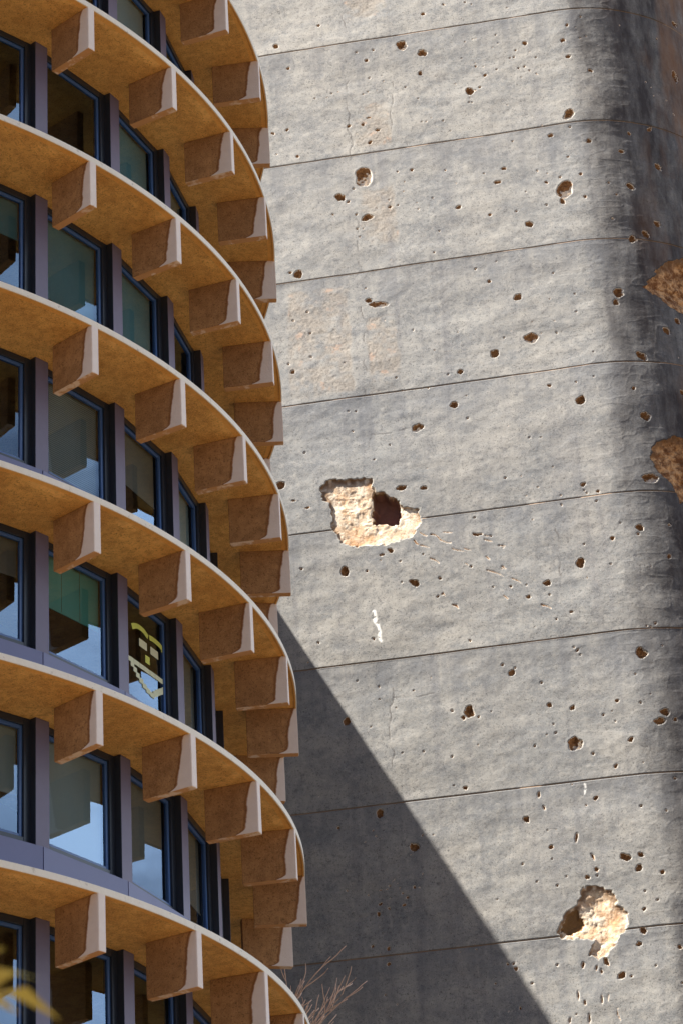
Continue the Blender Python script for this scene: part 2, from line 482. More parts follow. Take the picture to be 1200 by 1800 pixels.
# unseen block added behind the round tower, shaped to throw the slanting shadow
bm = bmesh.new()
WTOP = 10.853 * H + 1.6
q = [(-2.4, 0.03), (-3.504, 2.2), (-6.6, 2.2), (-6.6, 0.03)]
lo = [bm.verts.new(wall_pt(a * H, b * H, -.3) - Vector((CX, CY, 0))) for a, b in q]
hi = [bm.verts.new(wall_pt(a * H, b * H, WTOP) - Vector((CX, CY, 0))) for a, b in q]
bm.faces.new(lo); bm.faces.new(hi)
for i in range(4): bm.faces.new((lo[i], lo[(i + 1) % 4], hi[(i + 1) % 4], hi[i]))
link_mesh("shadow_block", bm_mesh("shadow_block", bm), M_CONC, tower)
CRATERS = [(-1.2,51.71,0.157,1.02),(-0.63,51.33,0.124,1.02),(-2.25,51.37,0.058,1.02),(-2.03,51.7,0.041,1.02),(-2.52,51.71,0.033,1.02),(-0.74,50.64,0.066,1.02),(-2.2,50.75,0.033,1.02),(-0.52,52.71,0.058,1.02),(0.09,52.93,0.042,1.02),(0.71,52.9,0.033,1.02),(2.3,51.12,0.066,1.02),(2.02,50.93,0.033,1.02),(3.38,51.02,0.082,0.68),(3.48,50.44,0.073,0.8),(4.06,49.91,0.073,0.8),(0.62,49.75,0.122,1.02),(0.91,49.84,0.041,1.02),(0.57,49.37,0.032,1.02),(0.65,49.35,0.032,1.02),(2.35,50.16,0.033,1.02),(3.32,48.44,0.153,1.02),(3.31,48.01,0.04,1.02),(2.75,47.83,0.08,0.8),(3.79,47.49,0.072,1.02),(-2.88,49.19,0.057,1.02),(-2.07,48.9,0.065,0.8),(-2.3,49.37,0.073,0.34),(-2.31,48.52,0.057,1.02),(-0.8,48.95,0.024,1.02),(-0.68,48.93,0.024,1.02),(-0.2,48.88,0.032,1.02),(-2.55,47.37,0.217,1.59),(-2.86,47.03,0.04,1.02),(-3.18,46.8,0.064,1.02),(-3.03,46.61,0.048,1.02),(-1.88,46.23,0.048,1.02),(-2.53,45.99,0.159,0.68),(-1.19,47.36,0.048,1.02),(-1.59,47.37,0.032,1.02),(-0.26,47.2,0.032,1.02),(1.37,46.95,0.072,0.8),(1.16,46.53,0.095,0.68),(0.81,46.89,0.032,1.02),(2.5,46.28,0.048,1.02),(2.89,46.38,0.04,1.02),(2.98,45.95,0.221,1.25),(2.89,45.58,0.063,1.7),(2.44,45.54,0.039,1.02),(3.46,46.39,0.048,1.02),(3.51,45.63,0.047,1.02),(3.17,47.03,0.048,0.57),(0.02,45.88,0.079,0.8),(0.87,45.48,0.047,1.02),(1.6,45.48,0.039,1.02),(1.92,44.99,0.102,1.02),(-1.12,46.24,0.024,1.02),(-1.09,46.02,0.024,1.02),(4.2,46.05,0.04,1.02),(4.38,45.66,0.039,1.02),(4.2,44.87,0.039,1.02),(4.81,45.95,0.111,1.02),(5.75,46.77,0.112,1.02),(5.61,48.02,0.081,1.02),(5.49,44.82,0.102,1.02),(5.1,44.42,0.11,1.02),(4.69,44.22,0.109,1.02),(4.67,47.13,0.072,1.02),(6.83,50.28,0.132,1.36),(5.7,49.7,0.033,1.02),(6.28,51.41,0.042,1.02),(4.96,47.76,0.056,1.02),(-0.75,44.52,0.031,1.02),(3.95,51.79,0.033,1.02),(0.89,52.79,0.025,1.02),(7.13,52.31,0.135,0.68),(0.34,43.8,0.039,1.02),(0.68,43.33,0.054,1.02),(1.41,42.7,0.108,1.02),(1.66,41.38,0.191,0.8),(0.65,41.05,0.122,1.02),(-0.31,40.63,0.076,1.02),(-2.65,43.29,0.086,0.91),(-2.38,43.11,0.249,0.38),(-2.71,43.7,0.031,1.02),(-1.49,42.15,0.031,1.02),(0.94,41.51,0.031,1.02),(-0.96,41.42,0.023,1.02),(-0.29,41.88,0.023,1.02),(-2.04,40.72,0.031,1.02),(-2.69,41.59,0.023,1.02),(-3.41,41.4,0.031,1.02),(4.12,42.47,0.139,1.02),(4.02,42.17,0.085,1.02),(2.95,42.56,0.031,1.02),(-1.21,40.27,0.03,1.02),(-0.55,39.64,0.106,1.02),(-1.57,39.1,0.151,0.8),(2.02,39.82,0.053,1.02),(2.8,39.24,0.128,1.02),(2.73,39.82,0.03,1.02),(3.21,39.91,0.03,1.02),(4.46,38.62,0.128,1.02),(4.22,39.45,0.053,1.02),(4.55,40.47,0.129,1.02),(5.35,41.33,0.108,1.02),(5.73,41.71,0.093,1.02),(5.59,39.46,0.076,1.02),(4.38,36.74,0.223,0.57),(2.63,36.73,0.082,0.68),(2.7,36.47,0.03,1.02),(2.93,36.2,0.037,1.02),(-0.22,39.17,0.038,1.02),(1.36,38.33,0.03,1.02),(1.66,38.3,0.037,0.45),(0.63,37.23,0.037,1.02),(-2.11,37.34,0.135,0.57),(-1.52,37.25,0.09,0.68),(-2.78,38.3,0.03,1.02),(-2.34,38.69,0.03,1.02),(-3.39,39.89,0.03,1.02),(-3.19,39.86,0.03,1.02),(-3.3,39.26,0.03,1.02),(1.46,36.83,0.022,1.02),(-2.74,35.44,0.067,0.57),(-2.51,35.54,0.074,1.02),(-3.74,35.1,0.126,1.02),(-3.16,35.03,0.037,1.02),(-1.94,34.51,0.11,1.02),(-1.28,34.55,0.044,1.02),(-1.37,34.04,0.037,1.02),(-1.24,34.09,0.051,0.57),(-2.27,35.19,0.03,1.02),(-1.67,35.31,0.03,1.02),(-2.27,34.58,0.029,1.02),(-0.26,36.19,0.037,1.02),(-0.21,35.67,0.118,0.28),(0.12,35.58,0.037,1.02),(0.31,35.27,0.029,1.02),(0.41,35.22,0.029,1.02),(-0.45,34.77,0.037,1.02),(0.07,34.11,0.029,1.02),(0.52,34.05,0.037,1.02),(0.93,34.04,0.029,1.02),(1.46,34.02,0.088,1.02),(0.95,33.69,0.058,1.02),(1.49,33.68,0.036,1.02),(2.35,34.48,0.124,1.02),(3.23,35.06,0.059,1.02),(3.96,35.3,0.103,0.91),(3.9,35.12,0.044,1.02),(4.74,35.38,0.044,1.02),(4.63,34.45,0.059,1.02),(2.0,33.11,0.051,0.68),(1.61,32.96,0.029,1.02),(2.48,34.03,0.022,1.02),(4.08,32.57,0.043,1.02),(3.95,32.47,0.029,1.02),(3.85,32.5,0.029,1.02),(3.12,34.33,0.029,1.02),(1.97,32.13,0.036,1.02),(2.05,32.03,0.043,1.02),(2.11,31.9,0.029,1.02),(0.13,31.89,0.043,1.02),(0.35,31.64,0.086,1.02),(0.44,31.77,0.036,1.02),(1.07,31.27,0.043,1.02),(3.64,31.76,0.144,1.02),(4.19,31.94,0.029,1.02),(3.43,31.2,0.029,1.02),(2.91,30.52,0.05,1.02),(3.48,30.4,0.036,1.02),(2.53,30.19,0.036,1.02),(1.22,30.63,0.064,1.02),(1.78,30.48,0.064,1.02),(-0.8,30.71,0.129,1.25),(-0.96,30.56,0.057,1.02),(-1.23,30.79,0.043,1.02),(-2.64,31.07,0.029,1.02),(-2.17,31.49,0.029,1.02),(-3.59,31.95,0.029,1.02),(-2.56,29.81,0.029,1.02),(-2.02,29.78,0.036,1.02),(-1.32,29.55,0.036,1.02),(-0.64,29.78,0.021,1.02),(0.76,29.57,0.036,1.02),(1.08,29.84,0.028,1.02),(1.27,30.1,0.029,1.02),(1.31,29.86,0.036,1.02),(1.76,29.5,0.185,0.97),(2.18,29.18,0.043,1.02),(3.14,29.43,0.064,1.02),(3.9,29.86,0.128,0.8),(4.06,30.1,0.107,1.02),(4.29,29.89,0.05,1.02),(2.7,28.78,0.049,1.02),(3.75,30.61,0.021,1.02),(-3.92,30.86,0.101,1.02),(2.81,29.98,0.028,1.02),(-3.1,33.06,0.044,1.02),(-0.64,32.68,0.036,1.02),(-1.05,28.68,0.057,1.02),(-1.33,28.78,0.028,1.02),(2.13,28.0,0.056,1.02),(1.88,27.85,0.028,1.02),(3.21,27.66,0.042,1.02),(3.81,27.48,0.035,1.02),(4.12,28.33,0.042,1.02),(0.39,27.66,0.077,1.02),(0.75,28.27,0.042,2.27),(0.85,27.91,0.035,2.27),(0.93,26.86,0.056,1.02),(0.93,26.55,0.028,1.02),(1.57,27.03,0.035,4.55),(1.92,26.49,0.035,3.41),(1.74,25.98,0.056,1.02),(1.98,26.15,0.056,1.02),(1.98,26.0,0.035,1.02),(2.71,26.38,0.126,0.8),(3.08,26.4,0.063,1.02),(3.0,26.07,0.084,1.02),(3.55,25.9,0.056,1.02),(3.36,25.22,0.035,1.02),(3.02,25.02,0.048,1.02),(3.08,25.47,0.035,1.02),(1.0,25.86,0.035,1.02),(1.24,26.07,0.028,1.02),(0.51,26.02,0.028,1.02),(-0.49,25.68,0.021,1.02),(-3.23,28.27,0.092,1.36),(-3.43,27.84,0.028,1.02),(-3.36,27.68,0.035,1.02),(-2.42,27.27,0.113,1.02),(-2.49,26.23,0.042,1.02),(-3.15,25.77,0.042,1.02),(-3.61,24.85,0.042,1.02),(-3.22,24.74,0.049,1.02),(-3.24,24.35,0.049,1.02),(-3.37,23.59,0.028,1.02),(-3.1,23.32,0.028,1.02),(-0.37,24.02,0.042,1.02),(-0.23,24.02,0.041,1.02),(-0.18,23.88,0.048,1.02),(0.18,23.48,0.034,1.02),(-0.7,23.58,0.028,1.02),(-0.16,22.9,0.041,1.02),(0.81,23.87,0.035,1.02),(1.43,23.8,0.041,2.27),(1.74,23.69,0.034,2.27),(1.99,23.82,0.062,1.7),(1.85,23.59,0.034,2.27),(2.32,23.43,0.096,0.91),(2.94,24.49,0.083,1.02),(3.76,23.99,0.055,1.02),(2.81,24.17,0.062,1.02),(2.55,23.39,0.034,1.02),(1.25,23.06,0.027,5.68),(1.39,22.86,0.034,2.27),(1.8,22.89,0.027,5.68),(1.46,22.47,0.034,4.55),(1.0,22.47,0.027,3.41),(-4.55,44.46,0.126,1.02),(-4.77,44.55,0.047,1.02),(-3.57,52.89,0.05,1.02),(-4.85,52.37,0.084,1.02),(-4.52,51.51,0.05,1.02),(-5.33,37.91,0.121,1.02),(-3.26,46.8,0.128,1.02),(-4.95,41.62,0.039,1.02),(-4.32,41.75,0.039,1.02),(-4.84,41.35,0.062,1.02),(-4.31,42.51,0.039,1.02),(-4.36,43.2,0.039,1.02),(-4.64,38.81,0.038,1.02),(-4.76,42.99,0.039,1.02),(-4.28,28.02,0.043,1.02),(-4.65,49.38,0.049,1.02),(-4.39,48.4,0.049,1.02),(-5.06,49.32,0.049,1.02),(-5.26,37.01,0.045,1.02),(-5.0,37.39,0.06,0.57),(-4.63,37.12,0.075,0.34),(-4.88,35.34,0.045,1.02),(-4.53,33.15,0.037,1.02)]
HOLE_A = [(-4.28,37.6),(-4.07,37.86),(-3.38,37.8),(-2.85,37.76),(-2.91,37.46),(-2.5,37.22),(-2.21,36.98),(-2.08,36.73),(-1.71,36.65),(-1.62,36.34),(-1.86,35.91),(-2.44,35.74),(-3.27,35.75),(-3.79,35.94),(-3.99,36.39),(-4.04,36.99)]
NICHE_A = [(-2.89,37.35),(-2.47,37.22),(-2.18,36.94),(-2.14,36.66),(-2.26,36.29),(-2.92,36.39)]
HOLE_B = [(0.91,24.73),(1.09,25.14),(1.37,25.26),(1.51,25.53),(1.49,25.72),(1.7,25.76),(2.0,25.76),(2.3,25.54),(2.37,25.21),(2.59,25.01),(2.6,24.72),(2.43,24.48),(2.31,24.28),(2.05,24.03),(1.82,23.84),(1.62,24.03),(1.73,24.42),(0.96,24.51)]
NICHE_B = [(0.96,24.71),(1.11,25.1),(1.37,25.2),(1.49,25.02),(1.58,24.8),(1.45,24.65),(1.17,24.56)]
HOLE_C = [(4.77,42.69),(5.21,43.13),(5.64,43.61),(6.16,43.89),(6.69,43.73),(6.53,42.02),(5.85,41.97),(5.29,42.35)]
HOLE_D = [(4.47,37.44),(4.63,37.87),(5.12,38.08),(5.69,38.0),(5.66,36.37),(5.11,36.02),(4.95,36.61),(4.6,36.93)]
STREAKS = [[(-0.04,34.59),(0.35,34.36)],[(0.57,34.26),(0.79,34.11)],[(0.33,33.83),(0.48,33.69)],[(1.26,33.44),(1.49,33.26)],[(-0.99,33.78),(-0.88,33.65)],[(-1.27,34.14),(-1.19,34.03)],[(-1.71,35.95),(-1.53,35.86)],[(-1.53,35.9),(-0.95,35.52)],[(-1.88,35.71),(-1.52,35.49)],[(-0.89,35.39),(-0.6,35.26)],[(-1.47,35.14),(-1.29,34.97)],[(-0.35,35.7),(-0.07,35.64)],[(-0.63,34.9),(-0.56,34.84)],[(-0.05,34.98),(0.04,34.91)]]
SCARS = [[(-3.05,33.83),(-3.01,33.51),(-2.92,33.25),(-2.88,32.97)],[(1.89,28.41),(1.89,28.17)],[(1.55,27.14),(1.56,26.89)]]
CRACKS = [[(-2.86,50.71),(-2.87,49.61),(-2.86,48.22)],[(-2.82,46.0),(-2.82,45.14),(-2.86,44.25)],[(-2.83,43.09),(-2.82,42.0),(-2.85,40.38)],[(-1.6,50.47),(-1.64,49.38),(-1.65,48.3)],[(-2.85,53.68),(-2.81,52.84),(-2.8,52.22)],[(-2.72,31.62),(-2.78,30.68),(-2.8,29.44)],[(-2.74,31.34),(-2.05,31.34),(-1.68,31.4)],[(-2.82,39.11),(-2.23,39.1),(-1.89,39.17)],[(-2.82,39.11),(-2.88,38.63)],[(1.84,35.53),(1.83,34.21)]]
PATCHES = [[(-2.72,46.94),(-1.68,45.04)],[(-2.79,42.81),(-1.89,40.23)],[(-4.96,43.91),(-3.16,40.43)],[(-2.76,49.89),(-1.67,48.3)],[(-2.8,53.67),(-1.56,52.89)]]

# ------------------------------------------------------------------ wall mesh with its scars
rng = np.random.default_rng(7)
SA, RC = 0.9 * H, 1.2 * H                              # where the corner starts to turn, its radius
def plan(s):
    ph = np.clip((s - SA) / RC, 0, math.pi / 2)
    ex = np.maximum(s - SA - RC * math.pi / 2, 0)
    u = np.where(s < SA, s, SA + RC * np.sin(ph))
    n = np.where(s < SA, 0.0, -RC * (1 - np.cos(ph))) - ex
    nu, nn = np.sin(ph), np.cos(ph)                    # outward normal in (u, n)
    return u, n, nu, nn
def vnoise(s, z, scale, seed, az=1.0):
    """smooth value noise in -1..1 at points (s, z); az > 1 stretches it upwards"""
    g = np.random.default_rng(seed).uniform(-1, 1, (97, 97))
    x, y = s / scale + 40.3, z / (scale * az) + 17.7
    xi, yi = np.floor(x).astype(int), np.floor(y).astype(int)
    fx, fy = x - xi, y - yi
    fx = fx * fx * fx * (fx * (fx * 6 - 15) + 10); fy = fy * fy * fy * (fy * (fy * 6 - 15) + 10)
    g00, g10 = g[xi % 97, yi % 97], g[(xi + 1) % 97, yi % 97]
    g01, g11 = g[xi % 97, (yi + 1) % 97], g[(xi + 1) % 97, (yi + 1) % 97]
    return (g00 * (1 - fx) + g10 * fx) * (1 - fy) + (g01 * (1 - fx) + g11 * fx) * fy
JZ = [(14.42700674 - 1.12348343 * i) * H + 1.6 for i in range(-2, 13)]
ZLO, ZHI, SLO, SHI, DG = 21.4, 54.6, -5.6, 7.9, 0.0235
zs = list(np.arange(ZLO, ZHI, DG))
zs = [z for z in zs if all(abs(z - j) > 0.028 for j in JZ)]
for j in JZ:
    if ZLO < j < ZHI: zs += [j - .026, j - .017, j - .012, j, j + .012, j + .017, j + .026]
zs = np.array(sorted([-0.5, 4, 8, 12, 16, 19, 20.5] + zs + [56, 58, 61, 64]))
ss = np.concatenate([np.linspace(-42, -6, 19), np.arange(SLO, SHI, DG), np.linspace(8.1, SA + RC * math.pi / 2 + 20, 24)])
Sg, Zg = np.meshgrid(ss, zs, indexing='ij')
D = np.zeros_like(Sg)                                  # displacement outwards
EXP = np.zeros_like(Sg); SCAR = np.zeros_like(Sg); PAT = np.zeros_like(Sg); CRK = np.zeros_like(Sg)
fade = np.clip((Sg - SLO) / .5, 0, 1) * np.clip((SHI - Sg) / .5, 0, 1) * np.clip((Zg - ZLO) / .5, 0, 1) * np.clip((ZHI - Zg) / .5, 0, 1)
for sc_, am, az_, sd in ((2.6, .020, .6, 1), (1.15, .0115, .55, 2), (.55, .0062, .6, 3), (.27, .0033, .7, 4), (.13, .0017, .8, 5), (.065, .0009, 1, 6)):
    D += am * vnoise(Sg, Zg, sc_, sd, az_)
# trowel folds: thin ridges of wrinkled render, stronger towards the corner
wr = 1 - np.abs(vnoise(Sg + .35 * vnoise(Sg, Zg, .8, 31), Zg, .42, 32, .55))
D += np.clip(wr - .86, 0, 1) * .035 * np.clip(.35 + (Sg - 1.0) / 6, .25, 1.2)
# each lift sits a few millimetres in or out
lift = np.searchsorted(np.array(sorted(JZ)), Zg)
D += np.random.default_rng(3).uniform(-.004, .004, 40)[lift]
D *= fade
for j in JZ:                                           # the horizontal joints
    dz = np.abs(Zg - j)
    g = np.clip((.0185 - dz) / .006, 0, 1)
    gap = np.clip(vnoise(Sg, Zg * 0 + j, .8, 50, 1) * 2 + 1.3, .25, 1)
    D -= g * .030 * gap
    CRK = np.maximum(CRK, g * .8)
    lipm = np.clip(1 - np.abs(Zg - (j - .026)) / .012, 0, 1) * fade
    D += lipm * .004

def window(s0, z0, r):
    i0, i1 = np.searchsorted(ss, (s0 - r, s0 + r)); j0, j1 = np.searchsorted(zs, (z0 - r, z0 + r))
    return slice(max(i0 - 1, 0), i1 + 1), slice(max(j0 - 1, 0), j1 + 1)
pits = list(CRATERS)
for _ in range(14):                                    # clusters of small strikes
    cs, cz, cr = rng.uniform(-4.8, 6.8), rng.uniform(22, 54), rng.uniform(.25, .9)
    for _q in range(rng.integers(4, 11)):
        pits.append((cs + rng.normal(0, cr), cz + rng.normal(0, cr), rng.choice([.018, .025, .035, .05], p=[.4, .3, .2, .1]), rng.uniform(.6, 1.3)))
for _ in range(90):                                   # the peppering of shrapnel pits
    pits.append((rng.uniform(-5.4, 7.4), rng.uniform(22, 54), rng.choice([.016, .02, .025, .03]), rng.uniform(.7, 1.4)))
for i_, (s0, z0, r, asp) in enumerate(pits):
    r = max(r, .019)
    a, b = r, r * asp
    if a / b > 4 or b / a > 4: a, b = max(a, .02), max(b, .02)
    w = window(s0, z0, 1.7 * max(a, b) + .03)
    ds, dz = Sg[w] - s0, Zg[w] - z0
    sl = rng.uniform(-.35, .35)
    ds = ds + sl * dz
    th = np.arctan2(dz / b, ds / a)
    rho = np.hypot(ds / a, dz / b)
    p = rng.uniform(0, 6.28, 5); am = rng.uniform(.02, .15, 5) / np.array([1, 1.4, 1.9, 2.4, 3])
    rr = 1 + sum(am[q_] * np.cos((q_ + 2) * th + p[q_]) for q_ in range(5))
    x = rho / rr
    ins = np.clip((1 - x) / (.14 if r > .06 else .4), 0, 1)
    depth = min(.95 * min(a, b), .14) + .006
    rough = 1 + .35 * vnoise(Sg[w], Zg[w], max(.04, .3 * r), 60 + i_ % 20)
    prof_ = ins * (.45 + .55 * np.sqrt(np.clip(1 - x * x * .9, 0, 1))) * rough
    D[w] -= depth * prof_
    rim = np.clip(1 - np.abs(x - 1.15) / .15, 0, 1)
    D[w] += rim * min(.05 * r, .004) * (r > .05)
    if r > .15:                                        # larger spalls: lip shadow painted brown at the upper left, pale concrete below
        up = dz / b - .45 * ds / a + .5 * vnoise(Sg[w], Zg[w], .07, 77)
        EXP[w] = np.maximum(EXP[w], np.where(x < 1, np.where(up > .12, 1.0, .38), 0))
    elif r > .045:
        EXP[w] = np.maximum(EXP[w], np.where(x < 1, np.where((x > .84) & (dz / b - .6 * ds / a < .25), .36, 1.0), 0))  # broken rim paled only on the sunward lower right, light painted in
    else:
        EXP[w] = np.maximum(EXP[w], ins * rng.uniform(.6, 1))

def poly_dist(poly, X, Y):
    P = np.array(poly); Q = np.roll(P, -1, 0)
    best = np.full(X.shape, 1e9); inside = np.zeros(X.shape, bool)
    for (x0, y0), (x1, y1) in zip(P, Q):
        dx, dy = x1 - x0, y1 - y0
        tt = np.clip(((X - x0) * dx + (Y - y0) * dy) / (dx * dx + dy * dy + 1e-12), 0, 1)
        best = np.minimum(best, np.hypot(X - x0 - tt * dx, Y - y0 - tt * dy))
        cond = ((y0 > Y) != (y1 > Y))
        inside ^= cond & (X < (x1 - x0) * (Y - y0) / (y1 - y0 + 1e-12) + x0)
    return np.where(inside, best, -best)
HID = np.zeros(Sg.shape, int)                          # which shell crater a grid point belongs to
def shell(idx, poly, d_edge, d_max, reach, niche=None, niche_d=0.0, rg=1.0):
    P = np.array(poly); c = P.mean(0); r = np.abs(P - c).max() + .4
    w = window(c[0], c[1], r)
    X = Sg[w] + .05 * vnoise(Sg[w], Zg[w], .16, 81 + idx) + .025 * vnoise(Sg[w], Zg[w], .06, 82 + idx)
    Y = Zg[w] + .05 * vnoise(Sg[w], Zg[w], .16, 83 + idx) + .025 * vnoise(Sg[w], Zg[w], .06, 84 + idx)
    d = poly_dist(poly, X, Y)
    ins = np.clip(d / .03, 0, 1)
    tt = np.clip(d / reach, 0, 1)
    rough = .016 * np.round(2.2 * vnoise(Sg[w], Zg[w], .42, 90 + idx)) / 2.2 + .010 * vnoise(Sg[w], Zg[w], .13, 91 + idx) + .005 * vnoise(Sg[w], Zg[w], .055, 92)
    D[w] = D[w] * (1 - ins) - ins * np.maximum(d_edge + (d_max - d_edge) * tt * tt * (3 - 2 * tt) + rg * rough * (.35 + tt), .006)
    EXP[w] = np.where(d > 0, np.maximum(EXP[w], ins), EXP[w] * np.clip(1 + d / .02, 0, 1) if False else EXP[w])
    CRK[w] = np.where(d > .01, 0, CRK[w])
    PAT[w] = np.where(d > -.01, np.clip(1.4 - d / (.05 + .13 * np.clip((Y - c[1]) / .5, 0, 1)), 0, 1) * np.clip(1.2 + 1.6 * vnoise(Sg[w], Zg[w], .12, 140 + idx), 0, 1), PAT[w])  # ring mask that paints the lip's shadow, wider along the top
    if niche:
        dn = poly_dist(niche, X, Y)
        k = np.clip(dn / .05, 0, 1)
        D[w] -= k * niche_d
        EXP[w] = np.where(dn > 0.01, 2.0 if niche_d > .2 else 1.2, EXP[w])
    HID[w] = np.where(d > -0.012, idx, HID[w])
shell(1, HOLE_A, .050, .075, .55, NICHE_A, .40)
shell(2, HOLE_B, .05, .11, .45, NICHE_B, .07)
shell(3, HOLE_C, .05, .19, .5, None, 0, 2.6)
shell(4, HOLE_D, .05, .19, .4, None, 0, 2.6)
def polyline(pts, half, fn, jitter=0.0):
    for (s0, z0), (s1, z1) in zip(pts[:-1], pts[1:]):
        L = math.hypot(s1 - s0, z1 - z0)
        w = window((s0 + s1) / 2, (z0 + z1) / 2, L / 2 + half + .1)
        X = Sg[w] + jitter * vnoise(Sg[w], Zg[w], .25, 111); Y = Zg[w] + jitter * vnoise(Sg[w], Zg[w], .25, 112)
        dx, dz = s1 - s0, z1 - z0
        tt = np.clip(((X - s0) * dx + (Y - z0) * dz) / (L * L), 0, 1)
        d = np.hypot(X - s0 - tt * dx, Y - z0 - tt * dz)
        fn(w, np.clip((half - d) / (half * .5), 0, 1), tt)
def f_streak(w, m, tt):
    m = m * np.clip(1.5 - tt, 0, 1) * (vnoise(Sg[w], Zg[w], .16, 120) > -.5)
    D[w] -= m * .02; EXP[w] = np.maximum(EXP[w], m)
def f_crack(w, m, tt):
    m = m * np.clip(vnoise(Sg[w], Zg[w], .3, 121) + .75, 0, 1)
    D[w] -= m * .007; CRK[w] = np.maximum(CRK[w], m * .42)
def f_scar(w, m, tt):
    SCAR[w] = np.maximum(SCAR[w], m * (vnoise(Sg[w], Zg[w], .06, 122) > -.55))
for l in STREAKS: polyline(l, .018, f_streak, .05)
for l in CRACKS: polyline(l, .017, f_crack, .07)
polyline(SCARS[0], .062, f_scar, .05)
for l in SCARS[1:2]: polyline(l, .03, f_scar, .03)
for _ in range(18):                                    # short scratches thrown out round the two shell holes
    c0 = (-1.6, 36.0) if rng.random() < .5 else (2.0, 23.9)
    a = rng.uniform(-.7, -.1) if c0[0] < 0 else rng.uniform(-2.2, -.95)
    d0 = rng.uniform(.3, 2.6); L = rng.uniform(.06, .2)
    p0 = (c0[0] + d0 * math.cos(a), c0[1] + d0 * math.sin(a))
    polyline([p0, (p0[0] + L * math.cos(a), p0[1] + L * math.sin(a))], .015, f_streak, .04)
for (s0, z0), (s1, z1) in PATCHES:
    w = window((s0 + s1) / 2, (z0 + z1) / 2, max(abs(s1 - s0), abs(z1 - z0)) / 2 + .3)
    X = Sg[w] + .06 * vnoise(Sg[w], Zg[w], .35, 131); Y = Zg[w] + .06 * vnoise(Sg[w], Zg[w], .35, 132)
    m = np.clip((X - min(s0, s1)) / .08, 0, 1) * np.clip((max(s0, s1) - X) / .08, 0, 1) * np.clip((Y - min(z0, z1)) / .1, 0, 1) * np.clip((max(z0, z1) - Y) / .1, 0, 1)
    m = m * np.clip(.62 + .7 * vnoise(Sg[w], Zg[w], .5, 133) + .5 * vnoise(Sg[w], Zg[w], .12, 134), 0, 1)
    PAT[w] = np.maximum(PAT[w], m)
    D[w] -= m * .0035 * (1 + vnoise(Sg[w], Zg[w], .06, 135))

uu, nn_, nu, nnn = plan(Sg)
pu, pn = uu + nu * D, nn_ + nnn * D
XYZ = np.empty(Sg.shape + (3,), np.float32)
# local frame of the tower block: origin at PW, x along u, y = -n (rotation AZW)
XYZ[..., 0] = pu; XYZ[..., 1] = -pn; XYZ[..., 2] = Zg
MARK = np.stack([EXP, SCAR, PAT, CRK], -1).astype(np.float32)
NS, NZ = Sg.shape
IDX = np.arange(NS * NZ).reshape(NS, NZ)
FA = np.stack([IDX[:-1, :-1], IDX[1:, :-1], IDX[1:, 1:], IDX[:-1, 1:]], -1)
FH = np.maximum(np.maximum(HID[:-1, :-1], HID[1:, :-1]), np.maximum(HID[1:, 1:], HID[:-1, 1:]))
def grid_mesh(name, faces):
    faces = faces.reshape(-1, 4)
    used, inv = np.unique(faces, return_inverse=True)
    co = XYZ.reshape(-1, 3)[used]
    me = bpy.data.meshes.new(name)
    nf = len(faces)
    me.vertices.add(len(co)); me.vertices.foreach_set('co', co.ravel())
    me.loops.add(nf * 4); me.loops.foreach_set('vertex_index', inv.ravel().astype(np.int32))
    me.polygons.add(nf)
    me.polygons.foreach_set('loop_start', np.arange(0, nf * 4, 4, dtype=np.int32))
    me.polygons.foreach_set('loop_total', np.full(nf, 4, np.int32))
    me.polygons.foreach_set('use_smooth', np.ones(nf, bool))
    me.update(calc_edges=True)
    at = me.attributes.new('marks', 'FLOAT_COLOR', 'POINT')
    at.data.foreach_set('color', MARK.reshape(-1, 4)[used].ravel())
    return me

